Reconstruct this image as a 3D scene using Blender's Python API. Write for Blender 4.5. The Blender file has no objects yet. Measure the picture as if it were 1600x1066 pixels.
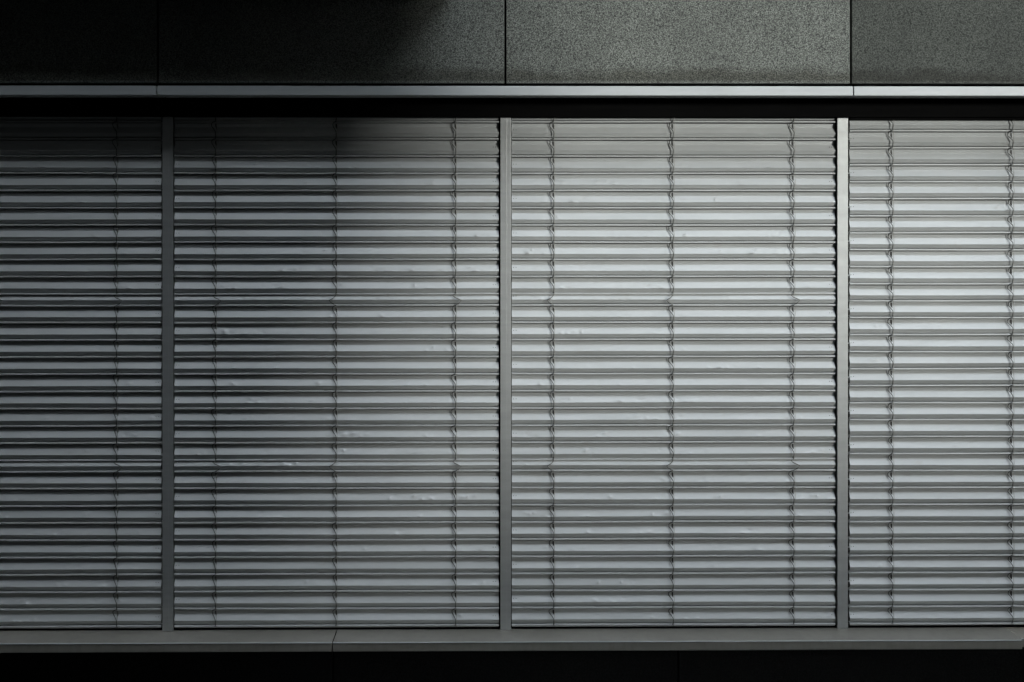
import bpy, bmesh, math, random
from mathutils import Vector
R = math.radians

# ------------------------------------------------------------------ camera, sky, sun, exposure
scn = bpy.context.scene
cam_d = bpy.data.cameras.new("camera"); cam = bpy.data.objects.new("camera", cam_d)
scn.collection.objects.link(cam); scn.camera = cam
DIST = 6.5
cam_d.sensor_width = 36.0; cam_d.lens = 54.16
cam_d.shift_y = -(533 - 304) / 1600.0
cam_d.clip_start = 0.05; cam_d.clip_end = 2000
cam.location = (0, -DIST, 0); cam.rotation_euler = (R(90), 0, R(-0.7))

SUN_EL, SUN_AZ, SUN_ANG, SUN_STR = 7.0, 40.0, 4.6, 0.5     # azimuth: to the right of the facade normal
SKY_STR, EXPOSURE = 0.15, 4.78
w = bpy.data.worlds.new("World"); scn.world = w; w.use_nodes = True
nt = w.node_tree; bg = nt.nodes["Background"]
sky = nt.nodes.new("ShaderNodeTexSky"); sky.sky_type = 'NISHITA'; sky.sun_disc = False
sky.sun_elevation = R(SUN_EL); sky.sun_rotation = R(180 - SUN_AZ)
sky.dust_density = 0.0; sky.air_density = 1.0
hs = nt.nodes.new('ShaderNodeHueSaturation'); hs.inputs['Saturation'].default_value = .29      # thin even cloud: a greyer sky
nt.links.new(sky.outputs[0], hs.inputs['Color']); nt.links.new(hs.outputs[0], bg.inputs[0]); bg.inputs[1].default_value = SKY_STR
sd = bpy.data.lights.new("sun", 'SUN'); sd.energy = SUN_STR; sd.angle = R(SUN_ANG); sd.color = (0.385, 0.384, 0.368)      # weak, through cloud
sun = bpy.data.objects.new("sun", sd); scn.collection.objects.link(sun)
to_sun = Vector((math.sin(R(SUN_AZ)) * math.cos(R(SUN_EL)), -math.cos(R(SUN_AZ)) * math.cos(R(SUN_EL)), math.sin(R(SUN_EL))))
sun.rotation_euler = to_sun.to_track_quat('Z', 'Y').to_euler(); sun.location = (6, -8, 6)
vs = scn.view_settings; vs.view_transform = 'Standard'; vs.look = 'None'; vs.exposure = EXPOSURE; vs.gamma = 1.0
scn.render.engine = 'CYCLES'; scn.cycles.max_bounces = 6

# ------------------------------------------------------------------ helpers
C = scn.collection
def link(name, me, mats, parent=None):
    o = bpy.data.objects.new(name, me); C.objects.link(o)
    for m in (mats if isinstance(mats, (list, tuple)) else [mats]): me.materials.append(m)
    if parent: o.parent = parent
    return o
def tag(o, label=None, cat=None, group=None, kind=None):
    for k, v in (('label', label), ('category', cat), ('group', group), ('kind', kind)):
        if v: o[k] = v
    return o
def empty(name, loc=(0, 0, 0)):
    o = bpy.data.objects.new(name, None); C.objects.link(o); o.location = loc; o.empty_display_size = .2
    return o
def boxes_mesh(name, boxes, bev=0.0):
    bm = bmesh.new()
    for (x0, x1, y0, y1, z0, z1) in boxes:
        b2 = bmesh.new()
        vsx = [b2.verts.new((x, y, z)) for x in (x0, x1) for y in (y0, y1) for z in (z0, z1)]
        for f in ((0, 1, 3, 2), (4, 6, 7, 5), (0, 4, 5, 1), (2, 3, 7, 6), (0, 2, 6, 4), (1, 5, 7, 3)):
            b2.faces.new([vsx[i] for i in f])
        bmesh.ops.recalc_face_normals(b2, faces=b2.faces)
        if bev: bmesh.ops.bevel(b2, geom=list(b2.edges), offset=bev, segments=2, profile=.5, affect='EDGES')
        tmp = bpy.data.meshes.new("t"); b2.to_mesh(tmp); b2.free(); bm.from_mesh(tmp); bpy.data.meshes.remove(tmp)
    me = bpy.data.meshes.new(name); bm.to_mesh(me); bm.free(); return me
def box(name, ext, mat, parent=None, bev=0.0):
    return link(name, boxes_mesh(name, [ext], bev), mat, parent)
class Geo:
    def __init__(s): s.v = []; s.f = []; s.m = []
    def tube(s, pts, r, n=6, mi=0, cap=True):
        base = len(s.v); P = [Vector(p) for p in pts]
        for i, p in enumerate(P):
            t = (P[min(i + 1, len(P) - 1)] - P[max(i - 1, 0)]).normalized()
            a = t.cross(Vector((0, 1, 0)))
            if a.length < 1e-4: a = t.cross(Vector((0, 0, 1)))
            a.normalize(); b = t.cross(a)
            for k in range(n):
                q = p + a * (r * math.cos(2 * math.pi * k / n)) + b * (r * math.sin(2 * math.pi * k / n)); s.v.append(tuple(q))
        for i in range(len(P) - 1):
            for k in range(n):
                a0 = base + i * n + k; a1 = base + i * n + (k + 1) % n
                s.f.append((a0, a1, a1 + n, a0 + n)); s.m.append(mi)
        if cap:
            s.f.append(tuple(base + k for k in range(n))[::-1]); s.m.append(mi)
            s.f.append(tuple(base + (len(P) - 1) * n + k for k in range(n))); s.m.append(mi)
    def mesh(s, name, smooth=False):
        me = bpy.data.meshes.new(name); me.from_pydata(s.v, [], s.f); me.update()
        me.polygons.foreach_set('material_index', s.m)
        me.polygons.foreach_set('use_smooth', [smooth] * len(s.f))
        return me

# ------------------------------------------------------------------ materials
def new_mat(name):
    m = bpy.data.materials.new(name); m.use_nodes = True
    return m, m.node_tree, m.node_tree.nodes["Principled BSDF"]
def N(nt, t, **kw):
    n = nt.nodes.new(t)
    for k, v in kw.items():
        if k in n.inputs: n.inputs[k].default_value = v
        else: setattr(n, k, v)
    return n
def ramp(nt, stops):
    r = nt.nodes.new("ShaderNodeValToRGB"); e = r.color_ramp.elements
    while len(e) < len(stops): e.new(.5)
    for i, (p, c) in enumerate(stops): e[i].position = p; e[i].color = (c if isinstance(c, tuple) else (c, c, c)) + (1,)
    return r
def coords(nt, obj=True, scale=(1, 1, 1)):
    # world position of the surface, so every object gets its own piece of the pattern
    g = N(nt, "ShaderNodeNewGeometry"); m = N(nt, "ShaderNodeMapping"); m.inputs['Scale'].default_value = scale
    nt.links.new(g.outputs['Position'], m.inputs[0]); return m

def painted_metal(name, c0, c1, rough, metal=0.0, bump=.1, stains=.25, spec=.5, rv=.16, streak=0):
    m, nt, p = new_mat(name); L = nt.links.new
    mp = coords(nt, scale=(1.2, 1, 9)); n1 = N(nt, "ShaderNodeTexNoise", Scale=3.0, Detail=6.0, Roughness=.6); L(mp.outputs[0], n1.inputs[0])
    r1 = ramp(nt, [(.35, c0), (.65, c1)]); L(n1.outputs[0], r1.inputs[0])
    # grime specks and brownish smears
    mp2 = coords(nt, scale=(1, 1, 2.2)); n2 = N(nt, "ShaderNodeTexNoise", Scale=9.0, Detail=8.0, Roughness=.7); L(mp2.outputs[0], n2.inputs[0])
    r2 = ramp(nt, [(.60, 0.0), (.78, 1.0)]); L(n2.outputs[0], r2.inputs[0])
    mul = N(nt, "ShaderNodeMath", operation='MULTIPLY'); mul.inputs[1].default_value = stains; L(r2.outputs[0], mul.inputs[0])
    mx = N(nt, "ShaderNodeMixRGB"); L(mul.outputs[0], mx.inputs[0]); L(r1.outputs[0], mx.inputs[1]); mx.inputs[2].default_value = (.20, .175, .14, 1)
    if streak:      # faint run marks
        mps = coords(nt, scale=(1, .6, .25)); ns = N(nt, "ShaderNodeTexNoise", Scale=38.0, Detail=4.0, Roughness=.6); L(mps.outputs[0], ns.inputs[0])
        rs = ramp(nt, [(.46, 1.0), (.66, 1 - streak)]); L(ns.outputs[0], rs.inputs[0])
        ms = N(nt, "ShaderNodeMixRGB", blend_type='MULTIPLY'); ms.inputs[0].default_value = 1; L(mx.outputs[0], ms.inputs[1]); L(rs.outputs[0], ms.inputs[2]); mx = ms
    L(mx.outputs[0], p.inputs['Base Color'])
    p.inputs['Metallic'].default_value = metal; p.inputs['Specular IOR Level'].default_value = spec
    mp3 = coords(nt); n3 = N(nt, "ShaderNodeTexNoise", Scale=60.0, Detail=3.0); L(mp3.outputs[0], n3.inputs[0])
    mr = N(nt, "ShaderNodeMapRange"); mr.inputs['To Min'].default_value = rough - rv * .4; mr.inputs['To Max'].default_value = rough + rv * .6
    L(n3.outputs[0], mr.inputs[0]); L(mr.outputs[0], p.inputs['Roughness'])
    mp4 = coords(nt, scale=(.6, 1, 2.0)); n4 = N(nt, "ShaderNodeTexNoise", Scale=14.0, Detail=2.0); L(mp4.outputs[0], n4.inputs[0])
    b = N(nt, "ShaderNodeBump", Strength=bump, Distance=.01); L(n4.outputs[0], b.inputs['Height']); L(b.outputs[0], p.inputs['Normal'])
    return m

M_slat = painted_metal('slat_paint', (.258, .268, .263), (.291, .300, .295), .45, metal=.30, bump=.0, stains=.35)
M_mull = painted_metal('mullion_aluminium', (.28, .289, .283), (.32, .329, .323), .41, metal=.68, bump=.0, stains=.12)
M_trim = painted_metal('trim_aluminium', (.235, .248, .25), (.265, .28, .283), .45, metal=.0, bump=.05, stains=.10)
M_sill = painted_metal('sill_aluminium', (.262, .25, .216), (.305, .292, .258), .33, metal=.6, bump=.0, stains=.0, rv=.02, streak=.09)
M_black = painted_metal('black_board', (.0012, .0012, .0012), (.002, .002, .002), .8, spec=.02, stains=0)
M_rub_shade = painted_metal('black_rubber_and_shade', (.010, .010, .009), (.02, .02, .018), .6, stains=0, spec=.3)  # also blackens the cord loops, for their shadow lines
M_cord = painted_metal('cord', (.15, .15, .135), (.24, .235, .215), .7, stains=.3, spec=.2)

def granite(name, lo, hi, tone, base_z=None):
    m, nt, p = new_mat(name); L = nt.links.new
    mp = coords(nt)
    v = N(nt, "ShaderNodeTexNoise", Scale=250.0, Detail=3.0, Roughness=.65); L(mp.outputs[0], v.inputs[0])
    r = ramp(nt, [(.36, lo), (.48, (lo + hi) * .42), (.56, hi * .8), (.70, hi * 1.3)]); L(v.outputs[0], r.inputs[0])
    vb = N(nt, "ShaderNodeTexVoronoi", Scale=230.0); L(mp.outputs[0], vb.inputs[0])
    rb = ramp(nt, [(.0, 1.0), (.16, 1.0), (.30, 0.0)])
    sep = N(nt, "ShaderNodeSeparateColor"); L(vb.outputs['Color'], sep.inputs[0])
    rc = ramp(nt, [(.80, 0.0), (.90, 1.0)]); L(sep.outputs[0], rc.inputs[0])
    dk = N(nt, "ShaderNodeMixRGB", blend_type='MULTIPLY'); dk.inputs[0].default_value = 1; L(r.outputs[0], dk.inputs[1])
    inv = N(nt, "ShaderNodeMapRange"); inv.inputs['To Min'].default_value = 1.0; inv.inputs['To Max'].default_value = .35
    L(rc.outputs[0], inv.inputs[0]); L(inv.outputs[0], dk.inputs[2])
    # cloudy large variation
    n2 = N(nt, "ShaderNodeTexNoise", Scale=3.2, Detail=5.0, Roughness=.6); L(mp.outputs[0], n2.inputs[0])
    r2 = ramp(nt, [(.3, .78), (.7, 1.1)]); L(n2.outputs[0], r2.inputs[0])
    m2 = N(nt, "ShaderNodeMixRGB", blend_type='MULTIPLY'); m2.inputs[0].default_value = 1; L(dk.outputs[0], m2.inputs[1]); L(r2.outputs[0], m2.inputs[2])
    m3 = N(nt, "ShaderNodeMixRGB", blend_type='MULTIPLY'); m3.inputs[0].default_value = 1; L(m2.outputs[0], m3.inputs[1]); m3.inputs[2].default_value = (tone[0], tone[1], tone[2], 1)
    last = m3
    if base_z is not None:      # ragged damp dirt that has crept up from the bottom edge of the panels
        sx = N(nt, "ShaderNodeSeparateXYZ"); L(mp.outputs[0], sx.inputs[0])
        mz = N(nt, "ShaderNodeMapRange"); mz.inputs['From Min'].default_value = base_z + .01; mz.inputs['From Max'].default_value = base_z + .13
        mz.inputs['To Min'].default_value = 1.0; mz.inputs['To Max'].default_value = 0.0; L(sx.outputs['Z'], mz.inputs[0])
        mpn = coords(nt, scale=(1, 1, 1.6)); nn = N(nt, "ShaderNodeTexNoise", Scale=4.5, Detail=9.0, Roughness=.72); L(mpn.outputs[0], nn.inputs[0])
        ad = N(nt, "ShaderNodeMath", operation='MULTIPLY_ADD'); L(nn.outputs[0], ad.inputs[0]); ad.inputs[1].default_value = 1.5; L(mz.outputs[0], ad.inputs[2])
        rr = ramp(nt, [(.0, 0.0), (.62, 0.0), (.80, 1.0)])
        sc = N(nt, "ShaderNodeMath", operation='MULTIPLY'); sc.inputs[1].default_value = .5; L(ad.outputs[0], sc.inputs[0]); L(sc.outputs[0], rr.inputs[0])
        edge = N(nt, "ShaderNodeMapRange"); edge.inputs['From Min'].default_value = base_z + .004; edge.inputs['From Max'].default_value = base_z + .014; L(sx.outputs['Z'], edge.inputs[0])
        em = N(nt, "ShaderNodeMath", operation='MULTIPLY'); L(edge.outputs[0], em.inputs[0]); L(rr.outputs[0], em.inputs[1])
        e2 = N(nt, "ShaderNodeMath", operation='MULTIPLY'); e2.inputs[1].default_value = .78; L(em.outputs[0], e2.inputs[0])
        m4 = N(nt, "ShaderNodeMixRGB", blend_type='MULTIPLY'); L(e2.outputs[0], m4.inputs[0]); L(m3.outputs[0], m4.inputs[1]); m4.inputs[2].default_value = (.36, .34, .29, 1)
        last = m4
    L(last.outputs[0], p.inputs['Base Color']); p.inputs['Roughness'].default_value = .75; p.inputs['Specular IOR Level'].default_value = .2
    b = N(nt, "ShaderNodeBump", Strength=.35, Distance=.002); L(v.outputs[0], b.inputs['Height']); L(b.outputs[0], p.inputs['Normal'])
    return m

def plain(name, c0, c1, scale=2.0, rough=.9, bump=0.2):
    m, nt, p = new_mat(name); L = nt.links.new; mp = coords(nt)
    n = N(nt, "ShaderNodeTexNoise", Scale=scale, Detail=8.0, Roughness=.65); L(mp.outputs[0], n.inputs[0])
    r = ramp(nt, [(.3, c0), (.7, c1)]); L(n.outputs[0], r.inputs[0]); L(r.outputs[0], p.inputs['Base Color'])
    p.inputs['Roughness'].default_value = rough; p.inputs['Specular IOR Level'].default_value = .15
    b = N(nt, "ShaderNodeBump", Strength=bump, Distance=.01); L(n.outputs[0], b.inputs['Height']); L(b.outputs[0], p.inputs['Normal'])
    return m
M_glass, _nt, _p = new_mat('dark_glass'); _p.inputs['Base Color'].default_value = (.01, .012, .012, 1); _p.inputs['Roughness'].default_value = .05
M_asph = plain('asphalt', (.009, .009, .009), (.016, .016, .0155), 5)
M_blocker = plain('dark_blocker', (.007, .007, .007), (.013, .013, .0125), 3)  # near black, so the added blockers bounce little light
M_hedge = plain('foliage', (.03, .045, .02), (.07, .09, .04), 8)

# ------------------------------------------------------------------ measured positions (metres; eye level is z = 0, mullion faces are y = 0)
FPX, YAW = 2407.0, R(0.7)
def WX(u, y=0.0):      # photo column -> x on the plane y
    t = (u - 800) / FPX; d = y + DIST
    return d * (math.tan(YAW + math.atan(t)))
def WZ(v, u=790, y=0.0):
    x = WX(u, y); return (304 - v) / FPX * (x * math.sin(YAW) + (y + DIST) * math.cos(YAW))
Y_WALL, Y_TRIM, Y_SILL = -.165, -.200, -.172
Z_SILL = WZ(985.0)
Z_CV = WZ(182.5, y=-.028)
Z_TR0, Z_TR1 = WZ(149.3, y=Y_TRIM), WZ(134.6, y=Y_TRIM)
Z_WB = WZ(130.3, y=Y_WALL)
GROUND = -3.3
XL, XR = WX(-262.0) , WX(1846.0)

M_gran = granite('speckled_stone', .014, .138, (.97, 1.04, .93), Z_WB)
M_gran2 = granite('darker_speckled_stone', .008, .062, (.94, 1.04, .90), Z_WB)
M_gran_shade = granite('shade_speckled_stone', .0015, .013, (1.0, 1.02, .95))  # shade under the sill put into the stone colour

# ------------------------------------------------------------------ the building
B = empty('building', (0, 0, GROUND)); tag(B, 'dark stone clad building with a band of metal framed windows between lintel trim and sill', 'building')
def part(name, ext, mat, bev=0.0, parent=None, boxes=None):
    me = boxes_mesh(name, boxes or [ext], bev); o = link(name, me, mat, parent or B)
    o.location = (0, 0, -GROUND) if not parent else (0, 0, 0)
    return o
TOPZ = 3.4
# stone panels over the windows
cols = [-836, -296, 246.5, 789.5, 1329.5, 1872, 2410]
for i in range(len(cols) - 1):
    a = WX(cols[i], Y_WALL) + .004; b = WX(cols[i + 1], Y_WALL) - .004
    part('cladding_panel', (a, b, Y_WALL, Y_WALL + .04, Z_WB, Z_WB + 1.25), M_gran2 if i == 4 else M_gran, .0025)
    part('cladding_panel', (a, b, Y_WALL, Y_WALL + .04, Z_WB + 1.258, TOPZ), M_gran, .0025)
XA, XB = WX(cols[0], Y_WALL), WX(cols[-1], Y_WALL)
part('wall', (XA + .01, XB - .01, Y_WALL + .06, .9, Z_TR0 + .004, TOPZ - .01), M_black)
# lintel trim, in three lengths with open joints
tc = [-836, 244.8, 1333.5, 2410]
for i in range(3):
    a = WX(tc[i], Y_TRIM) + .0022; b = WX(tc[i + 1], Y_TRIM) - .0022
    part('lintel_trim', None, M_trim, .0022, boxes=[(a, b, Y_TRIM, Y_TRIM + .17, Z_TR0, Z_TR1 - .0)])
part('cover_board', (XA + .01, XB - .01, -.028, .20, Z_CV, Z_TR0 - .002), M_black)
part('bottom_frame', (XA + .02, XB - .02, .018, .14, Z_SILL + .001, Z_SILL + .0185), M_black)
# sill sections
sc = [-836, 519, 1598, 2410]
for i in range(3):
    a = WX(sc[i], Y_SILL) + .0015; b = WX(sc[i + 1], Y_SILL) - .0015
    dz = -.003 if i == 2 else 0.0; dy = .03 if i == 2 else 0
    s = part('window_sill', None, M_sill, .0028, boxes=[(a, b, Y_SILL + dy, .16, Z_SILL - .006 + dz, Z_SILL + dz), (a, b, Y_SILL + dy + .001, Y_SILL + dy + .006, Z_SILL - .0375, Z_SILL - .004 + dz)])
    part('nosing_highlight', (a + .0004, b - .0004, Y_SILL + dy - .0022, Y_SILL + dy + .0035, Z_SILL - .0032 + dz, Z_SILL + .0016 + dz), M_trim, .0018, parent=s)  # added strip in lighter paint for the light caught on the edge
# mullions with a shallow ridge down the face
def mullion(u0, u1):
    a, b = WX(u0), WX(u1); w_ = b - a; m = a + w_ * .60
    part('mullion', None, M_mull, .0004, boxes=[(a, m, 0, .10, Z_SILL + .001, Z_CV - .0005), (m + .0001, b, .0005, .10, Z_SILL + .001, Z_CV - .0005)])
for u0, u1 in ((-276, -259), (253.6, 270.2), (782.0, 798.6), (1308.6, 1325.0), (1836, 1852)): mullion(u0, u1)
part('window_pane', (WX(-270), WX(1846), .145, .152, Z_SILL + .002, Z_CV + .01), M_glass)
# guide channels beside the mullions, black inside
for u in (-258, 252.0, 271.8, 780.2, 800.2, 1306.6, 1327.0, 1834.0):
    x = WX(u); part('guide_channel', (x - .014, x + .014, .082, .10, Z_SILL + .002, Z_CV - .001), M_black)
# lower wall, set back under the sill
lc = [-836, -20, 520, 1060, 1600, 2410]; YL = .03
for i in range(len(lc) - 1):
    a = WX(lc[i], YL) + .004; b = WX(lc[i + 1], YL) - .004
    part('cladding_panel', (a, b, YL, YL + .04, GROUND + .25, Z_SILL - .012), M_gran_shade, .0025)
part('wall', (XA + .02, XB - .02, YL + .05, .9, GROUND, Z_SILL - .012), M_black)
# stone piers that close the window band
for a, b in ((XA, WX(-277)), (WX(1853), XB)):
    part('stone_pier', (a, b, -.001, .6, Z_SILL + .001, Z_CV - .001), M_gran, .003)

# ------------------------------------------------------------------ venetian blinds
S = .002717
# profile from the rolled lower edge up to the tucked upper edge: (y, z, end inset weight, dent weight)
bead = [(.0165, .0050, 0, 0), (.0125, .0042, 0, 0), (.0095, .0022, 0, 0), (.0088, -.0008, 0, 0), (.0105, -.0034, 0, 0), (.0145, -.0038, 0, 0)]
PROF = bead[::-1] + [(.0330, .0056, .1, 0), (.0330, .0072, .1, 0), (.0155, .0086, .1, .1), (.0120, .0160, 0, .5), (.0085, .0236, 0, 1.0), (.0080, .0244, 0, 1.0), (.0085, .0254, 0, 1.0),
        (.0106, .0292, 0, 1), (.0127, .0331, .15, 1), (.0148, .0369, .3, 1), (.0169, .0407, .45, 1), (.0192, .0449, .7, .8), (.0219, .0497, 1, .1), (.0222, .0508, 1, 0), (.0203, .0590, .8, 0), (.0187, .0652, .6, 0), (.0300, .0656, .6, 0), (.0420, .0735, .6, 0)]
def slat_mesh(x0, x1, rng, notch, riv, col_x, short=False, dents=3):
    dx = .0060; n = int((x1 - x0) / dx); G = Geo(); k = len(PROF)
    dd = []
    for _ in range(int(rng.random() * (dents + 1)) + int(rng.random() * (dents + 1))):
        cx = rng.uniform(x0 + .04, x1 - .04)
        for __ in range(rng.choice((1, 1, 1, 2, 3, 4))):
            cz = rng.choice((.0244, .0244, .030, .035, .040))
            dd.append((cx, cz, rng.uniform(.0035, .0105), rng.uniform(.0035, .0075), rng.uniform(-.0034, .0020) * (1.3 if cz < .025 else 1), rng.uniform(-1, 1))); cx += rng.uniform(.010, .040)
    ph = rng.uniform(0, 6.28); bow = rng.uniform(-.0010, .0010); tl = rng.uniform(-.0016, .0016); tw = rng.uniform(-.035, .035)
    for i in range(n + 1):
        t = i / n; x = x0 + (x1 - x0) * t
        sag = bow * math.sin(math.pi * t) + .0003 * math.sin(ph + 9 * t) + tl * (t - .5)
        for (y, z, iw, dw) in PROF:
            xx = x - (notch * iw if i == n else 0)
            oy = oz = 0
            if dw:
                for (cx, cz, rx, rz, am, sk) in dd:
                    q = (x - cx + (z - cz) * sk) / rx
                    if abs(q) < 2.6:
                        g = math.exp(-q * q - ((z - cz) / rz) ** 2) * dw * am; oy += g * .86; oz -= g * .5
            G.v.append((xx, y + oy + (z - .03) * tw, z + sag + oz - (y - .01) * tw))
    for i in range(n):
        for j in range(k - 1):
            a = i * k + j; G.f.append((a, a + k, a + k + 1, a + 1)); G.m.append(0)
    # rivets near one end (dark dots on the sunward face)
    for rx in riv:
        c = Vector((rx, .0160, .0390)); nrm = Vector((0, -.88, .48)).normalized(); t2 = nrm.cross(Vector((1, 0, 0)))
        G.tube([c - nrm * .003, c + nrm * .0010], .0016, 8, 1)
    # dark slot liners where the ladder cords pass
    for cx in col_x:
        b = len(G.v); o = .0012
        G.v += [(cx - .0045, .0188 - o, .0640), (cx + .0015, .0188 - o, .0640), (cx + .0022, .0220 - o, .0510), (cx + .0022, .0172 - o, .0413), (cx - .0012, .0192 - o, .0450), (cx - .0045, .0218 - o, .0525)]
        G.f.append((b, b + 5, b + 4, b + 3, b + 2, b + 1)); G.m.append(1)
    me = G.mesh('slat')
    me.polygons.foreach_set('use_smooth', [m_ == 0 for m_ in G.m])
    ca = bpy.data.meshes  # keep folds crisp
    me.set_sharp_from_angle(angle=R(20))
    return me

SPEC = 'short'
bays = [
 dict(x0=-256, x1=251.8, cols=(-190, -2.5, 184), kind=0, head=183.0, seed=11, notch=.001, label='leftmost venetian blind, mostly dark in shadow, cut off by the left edge', dents=3, kinks=(1, 1, 1)),
 dict(x0=272.0, x1=779.6, cols=(338, 526, 712), kind=0, head=183.6, seed=22, notch=.002, label='half shaded grey venetian blind directly left of the central mullion', dents=4, kinks=(1, -1, 1)),
 dict(x0=799.8, x1=1305.8, cols=(865, 1051, 1239), kind=0, head=184.0, seed=33, notch=.0025, label='fully lit dented grey venetian blind right of the central mullion, with two squeezed rows', dents=4, kinks=(-1, -1, 1)),
 dict(x0=1328.4, x1=1834, cols=(1393, 1580, 1767), kind=1, head=186.8, seed=44, notch=.001, label='rightmost pale venetian blind with smooth evenly spaced slats, cut off by the right edge', dents=1, kinks=(1, 1, 1)),
]
def bead_rows(kind):
    if kind == 0:
        rows = [(191 - 26.9 * 1, 0)] + [(190.6 + 26.88 * k, 0) for k in range(11)] + [(477.3 + 26.8 * k, 1 if k == 0 else 0) for k in range(10)] + [(735.9 + 26.8 * k, 1 if k == 0 else 0) for k in range(10)]
    else:
        rows = [(204.5 + 26.63 * k, 0) for k in range(-1, 30)]
    return rows
YF = .012
for bi, b in enumerate(bays):
    rng = random.Random(b['seed']); ex = .004
    xa, xb = WX(b['x0'], ex), WX(b['x1'], ex)
    um = (b['x0'] + b['x1']) / 2
    xc = [WX(c, .02) for c in b['cols']]
    rows = bead_rows(b['kind'])
    root = empty('venetian_blind', ((xa + xb) / 2, 0, WZ(rows[-1][0], 790, YF))); tag(root, b['label'], 'blind', 'venetian blinds in the window band')
    off = Vector(root.location)
    def rel(o, loc=(0, 0, 0)):
        o.parent = root; o.location = Vector(loc) - off; return o
    zs = [WZ(v, 790, YF) for v, _ in rows]
    for ri, (v, sp) in enumerate(rows):
        riv = []
        if ri % 2 == 0 and not b['kind']: riv += [xa + .007, xa + .018]
        if ri % 2 == 1 and not b['kind']: riv += [xb - .014, xb - .024]
        if b['kind'] and ri % 2 == 0: riv += [xa + .006, xa + .0165]
        me = slat_mesh(xa, xb, rng, b['notch'], riv, xc, dents=b['dents'])
        o = link('slat', me, [M_slat, M_rub_shade])
        # squeezed rows sit tucked further back and lower in the row above
        jy = rng.uniform(-.0006, .0006)
        rel(o, (0, jy + (-.0005 if sp else 0), zs[ri]))
        if b['kind'] and ri % 2 == 0 and ri < len(rows) - 1:
            g = Geo(); z = .0372
            g.tube([(WX(1325.4), .013, z), (xa + .004, .013, z)], .0018, 8)
            pn = link('guide_pin', g.mesh('guide_pin'), M_mull, o)
    # bottom rail
    rail = link('bottom_rail', boxes_mesh('bottom_rail', [(xa + .002, xb - .002, .012, .040, -.0066, -.0040)], .0008), M_slat); rel(rail, (0, 0, zs[-1]))
    # head rail
    hd = link('head_rail', boxes_mesh('head_rail', [(xa - .003, xb + .006, -.008, .12, WZ(b['head'], 790, -.008), Z_CV + .08)], .001), M_black); rel(hd)
    # ladder cords
    for ci, cx in enumerate(xc):
        G = Geo(); pts = []; kk = b['kinks'][ci]
        pts.append((cx + .003, -.004, zs[0] + .07))
        for ri, (v, sp) in enumerate(rows):
            z = zs[ri]; j = rng.uniform(-.0016, .0016)
            if sp:
                pts += [(cx + (-.010 if kk > 0 else -.002), -.002, z + .041), (cx + kk * (.025 if kk > 0 else .019), -.0075, z + .0235), (cx + (.010 if kk > 0 else -.006), -.001, z + .003)]
            else:
                pts += [(cx + .0036 + j * .6, -.0005, z + .058), (cx + .004 + j * .6, -.0040, z + .036), (cx + .0036 + j * .6, -.0060, z + .0245), (cx + .003 + j * .5, .0030, z + .004)]
        pts.append((cx + .002, .004, zs[-1] - .004))
        G.tube(pts, .0010, 6, 0)
        for ri, (v, sp) in enumerate(rows):       # added black strand: the shadow line beside the kinked cord
            if sp:
                z = zs[ri]
                G.tube([(cx - .001, .003, z + .0475), (cx - .012 if kk > 0 else cx - .002, -.001, z + .043), (cx - .002 if kk > 0 else cx - .010, -.004, z + .034), (cx + kk * .027 - .002, -.006, z + .0225), (cx + kk * .019 - .002, -.003, z + .013), (cx - .001, .002, z + .001)], .0015, 6, 1)
        # the loop that holds each slat, standing off it; black stands in for its cast shadow
        for ri, (v, sp) in enumerate(rows):
            z = zs[ri]; j = rng.uniform(-.0015, .0015); q = rng.uniform(.8, 1.15)
            if sp: continue
            lp = [(cx + .000, .0025, z + .0735), (cx - .010 * q, .0040, z + .0705), (cx - .0165 * q + j, .0095, z + .064), (cx - .0160 * q + j, .0165, z + .053), (cx - .008 * q + j, .0065, z + .0430), (cx - .001, -.0030, z + .0320), (cx + .0002, -.0035, z + .024), (cx - .0002, .0025, z + .012), (cx - .002, .0050, z + .001)]
            G.tube(lp, .0015, 6, 1)
        cd = link('ladder_cord', G.mesh('ladder_cord', True), [M_cord, M_rub_shade]); rel(cd)

# ------------------------------------------------------------------ ground, and unseen dark blockers added to shape sun and sky light
g = link('ground', boxes_mesh('ground', [(-400, 400, -400, 400, GROUND - .4, GROUND)]), M_asph); tag(g, kind='structure')
OCC = [  # name, ext
]
def surround(name, ext, mat, label, cat, bev=.02):
    o = link(name, boxes_mesh(name, [ext], bev), mat); return tag(o, label, cat)
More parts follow.
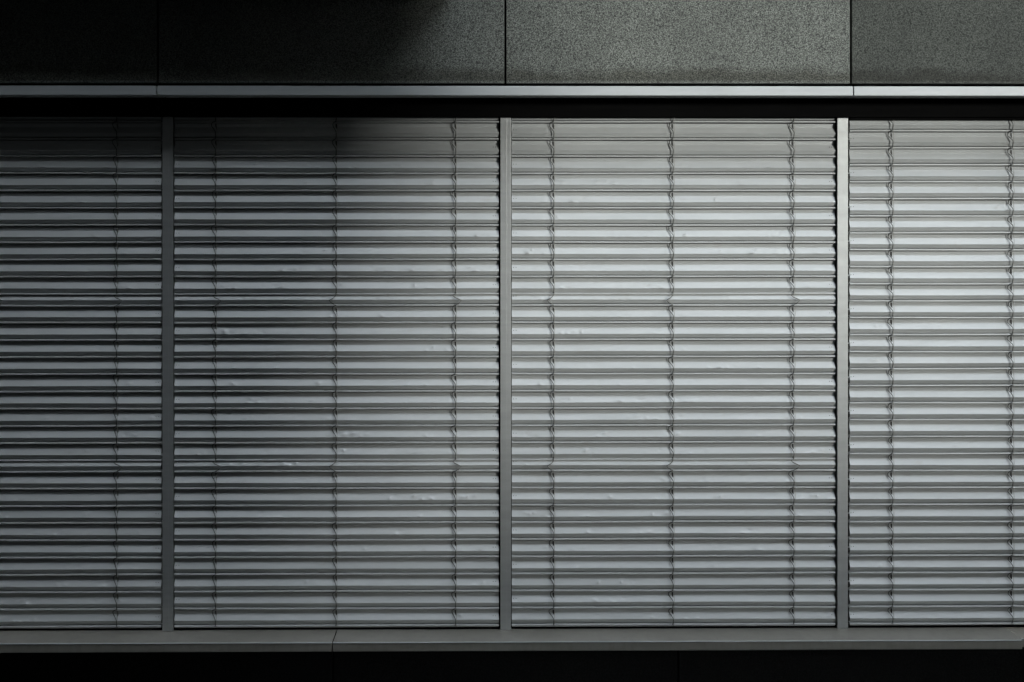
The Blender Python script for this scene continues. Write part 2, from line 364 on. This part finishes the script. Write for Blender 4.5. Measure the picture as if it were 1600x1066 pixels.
# left: unseen block added to keep the low sun off the facade; its edge shapes the shadow
def prism(name, poly, y0, y1, mat, label, cat):     # poly in (x, z)
    n = len(poly); v = [(x, y0, z) for x, z in poly] + [(x, y1, z) for x, z in poly]
    f = [tuple(range(n)), tuple(range(2 * n - 1, n - 1, -1))] + [(i, i + n, (i + 1) % n + n, (i + 1) % n) for i in range(n)]
    me = bpy.data.meshes.new(name); me.from_pydata(v, [], f); me.update()
    bm = bmesh.new(); bm.from_mesh(me); bmesh.ops.recalc_face_normals(bm, faces=bm.faces); bm.to_mesh(me); bm.free()
    return tag(link(name, me, mat), label, cat)
L1 = 10.5; TA = math.sin(R(SUN_AZ)); CA = math.cos(R(SUN_AZ)); ez = math.tan(R(SUN_EL)) * L1
def edge(u, y=-.17): return WX(u, y) + L1 * TA
poly = [(-14, GROUND), (edge(400), GROUND)] + [(edge(u), (304 - v) * .0027 + ez) for u, v in ((400, 1000), (460, 900), (640, 500), (745, 230), (755, 140), (765, 60), (770, 0))] + [(edge(775), 8.6), (-14, 8.6)]
prism('sun_blocker_left', poly, -L1 * CA - 8, -L1 * CA, M_blocker, 'added unseen dark block that keeps the sun off the left side', 'building')
surround('sky_blocker_left', (-9, -2.6, -20, -.21, GROUND, 9.0), M_blocker, 'added unseen dark block that cuts sky light from the left', 'building')  # added to darken the left end by hiding sky
surround('sky_blocker_bridge', (edge(900), 34, -10.8, -10, 3.4, 9.8), M_blocker, 'added unseen dark slab that cuts the sky above the sun gap', 'building')  # added over the gap to cut the bright low sky
surround('gap_blocker_right', (WX(1960, -.17) + 9.83 * math.tan(R(SUN_AZ)), 34, -10.4, -10, GROUND, 3.395), M_blocker, 'added unseen dark slab that closes the right of the sun gap', 'building')  # added to close the gap right of the sun's path
surround('sky_blocker_right', (11.6, 34, -9, 0, GROUND, 12.5), M_blocker, 'added unseen dark block that cuts sky light from the right', 'building')  # added to cut oblique sky light from the right
L2 = 22
surround('sky_blocker_top', (XA, WX(705), -.47, Y_WALL - .001, .818, .88), M_trim, 'added unseen slab that keeps sky light off the upper left stone', 'sky_blocker_top', .004)  # added above the view to keep sky light off the left stone
surround('low_sun_blocker', (4, 40, -L2 * CA - .4, -L2 * CA, GROUND, WZ(690) + math.tan(R(SUN_EL)) * L2), M_blocker, 'added unseen dark slab that fades the sun towards the sill', 'wall')  # added so the sun fades out towards the lower rows
# added out of view beyond the gap: two tall blocks leave only a slot of low sky in the sun's direction
def far_block(p0, p1, label, D=62.0):
    o = link('slot_blocker', boxes_mesh('slot_blocker', [(p0, p1, -D - 12, -D, 0, 34)], .05), M_blocker)
    o.rotation_euler = (0, 0, R(SUN_AZ)); o.location = (0, 0, GROUND); return tag(o, label, 'building')
far_block(-75, -3.6, 'added unseen dark block left of the low sky slot')
far_block(5.3, 80, 'added unseen dark block right of the low sky slot')
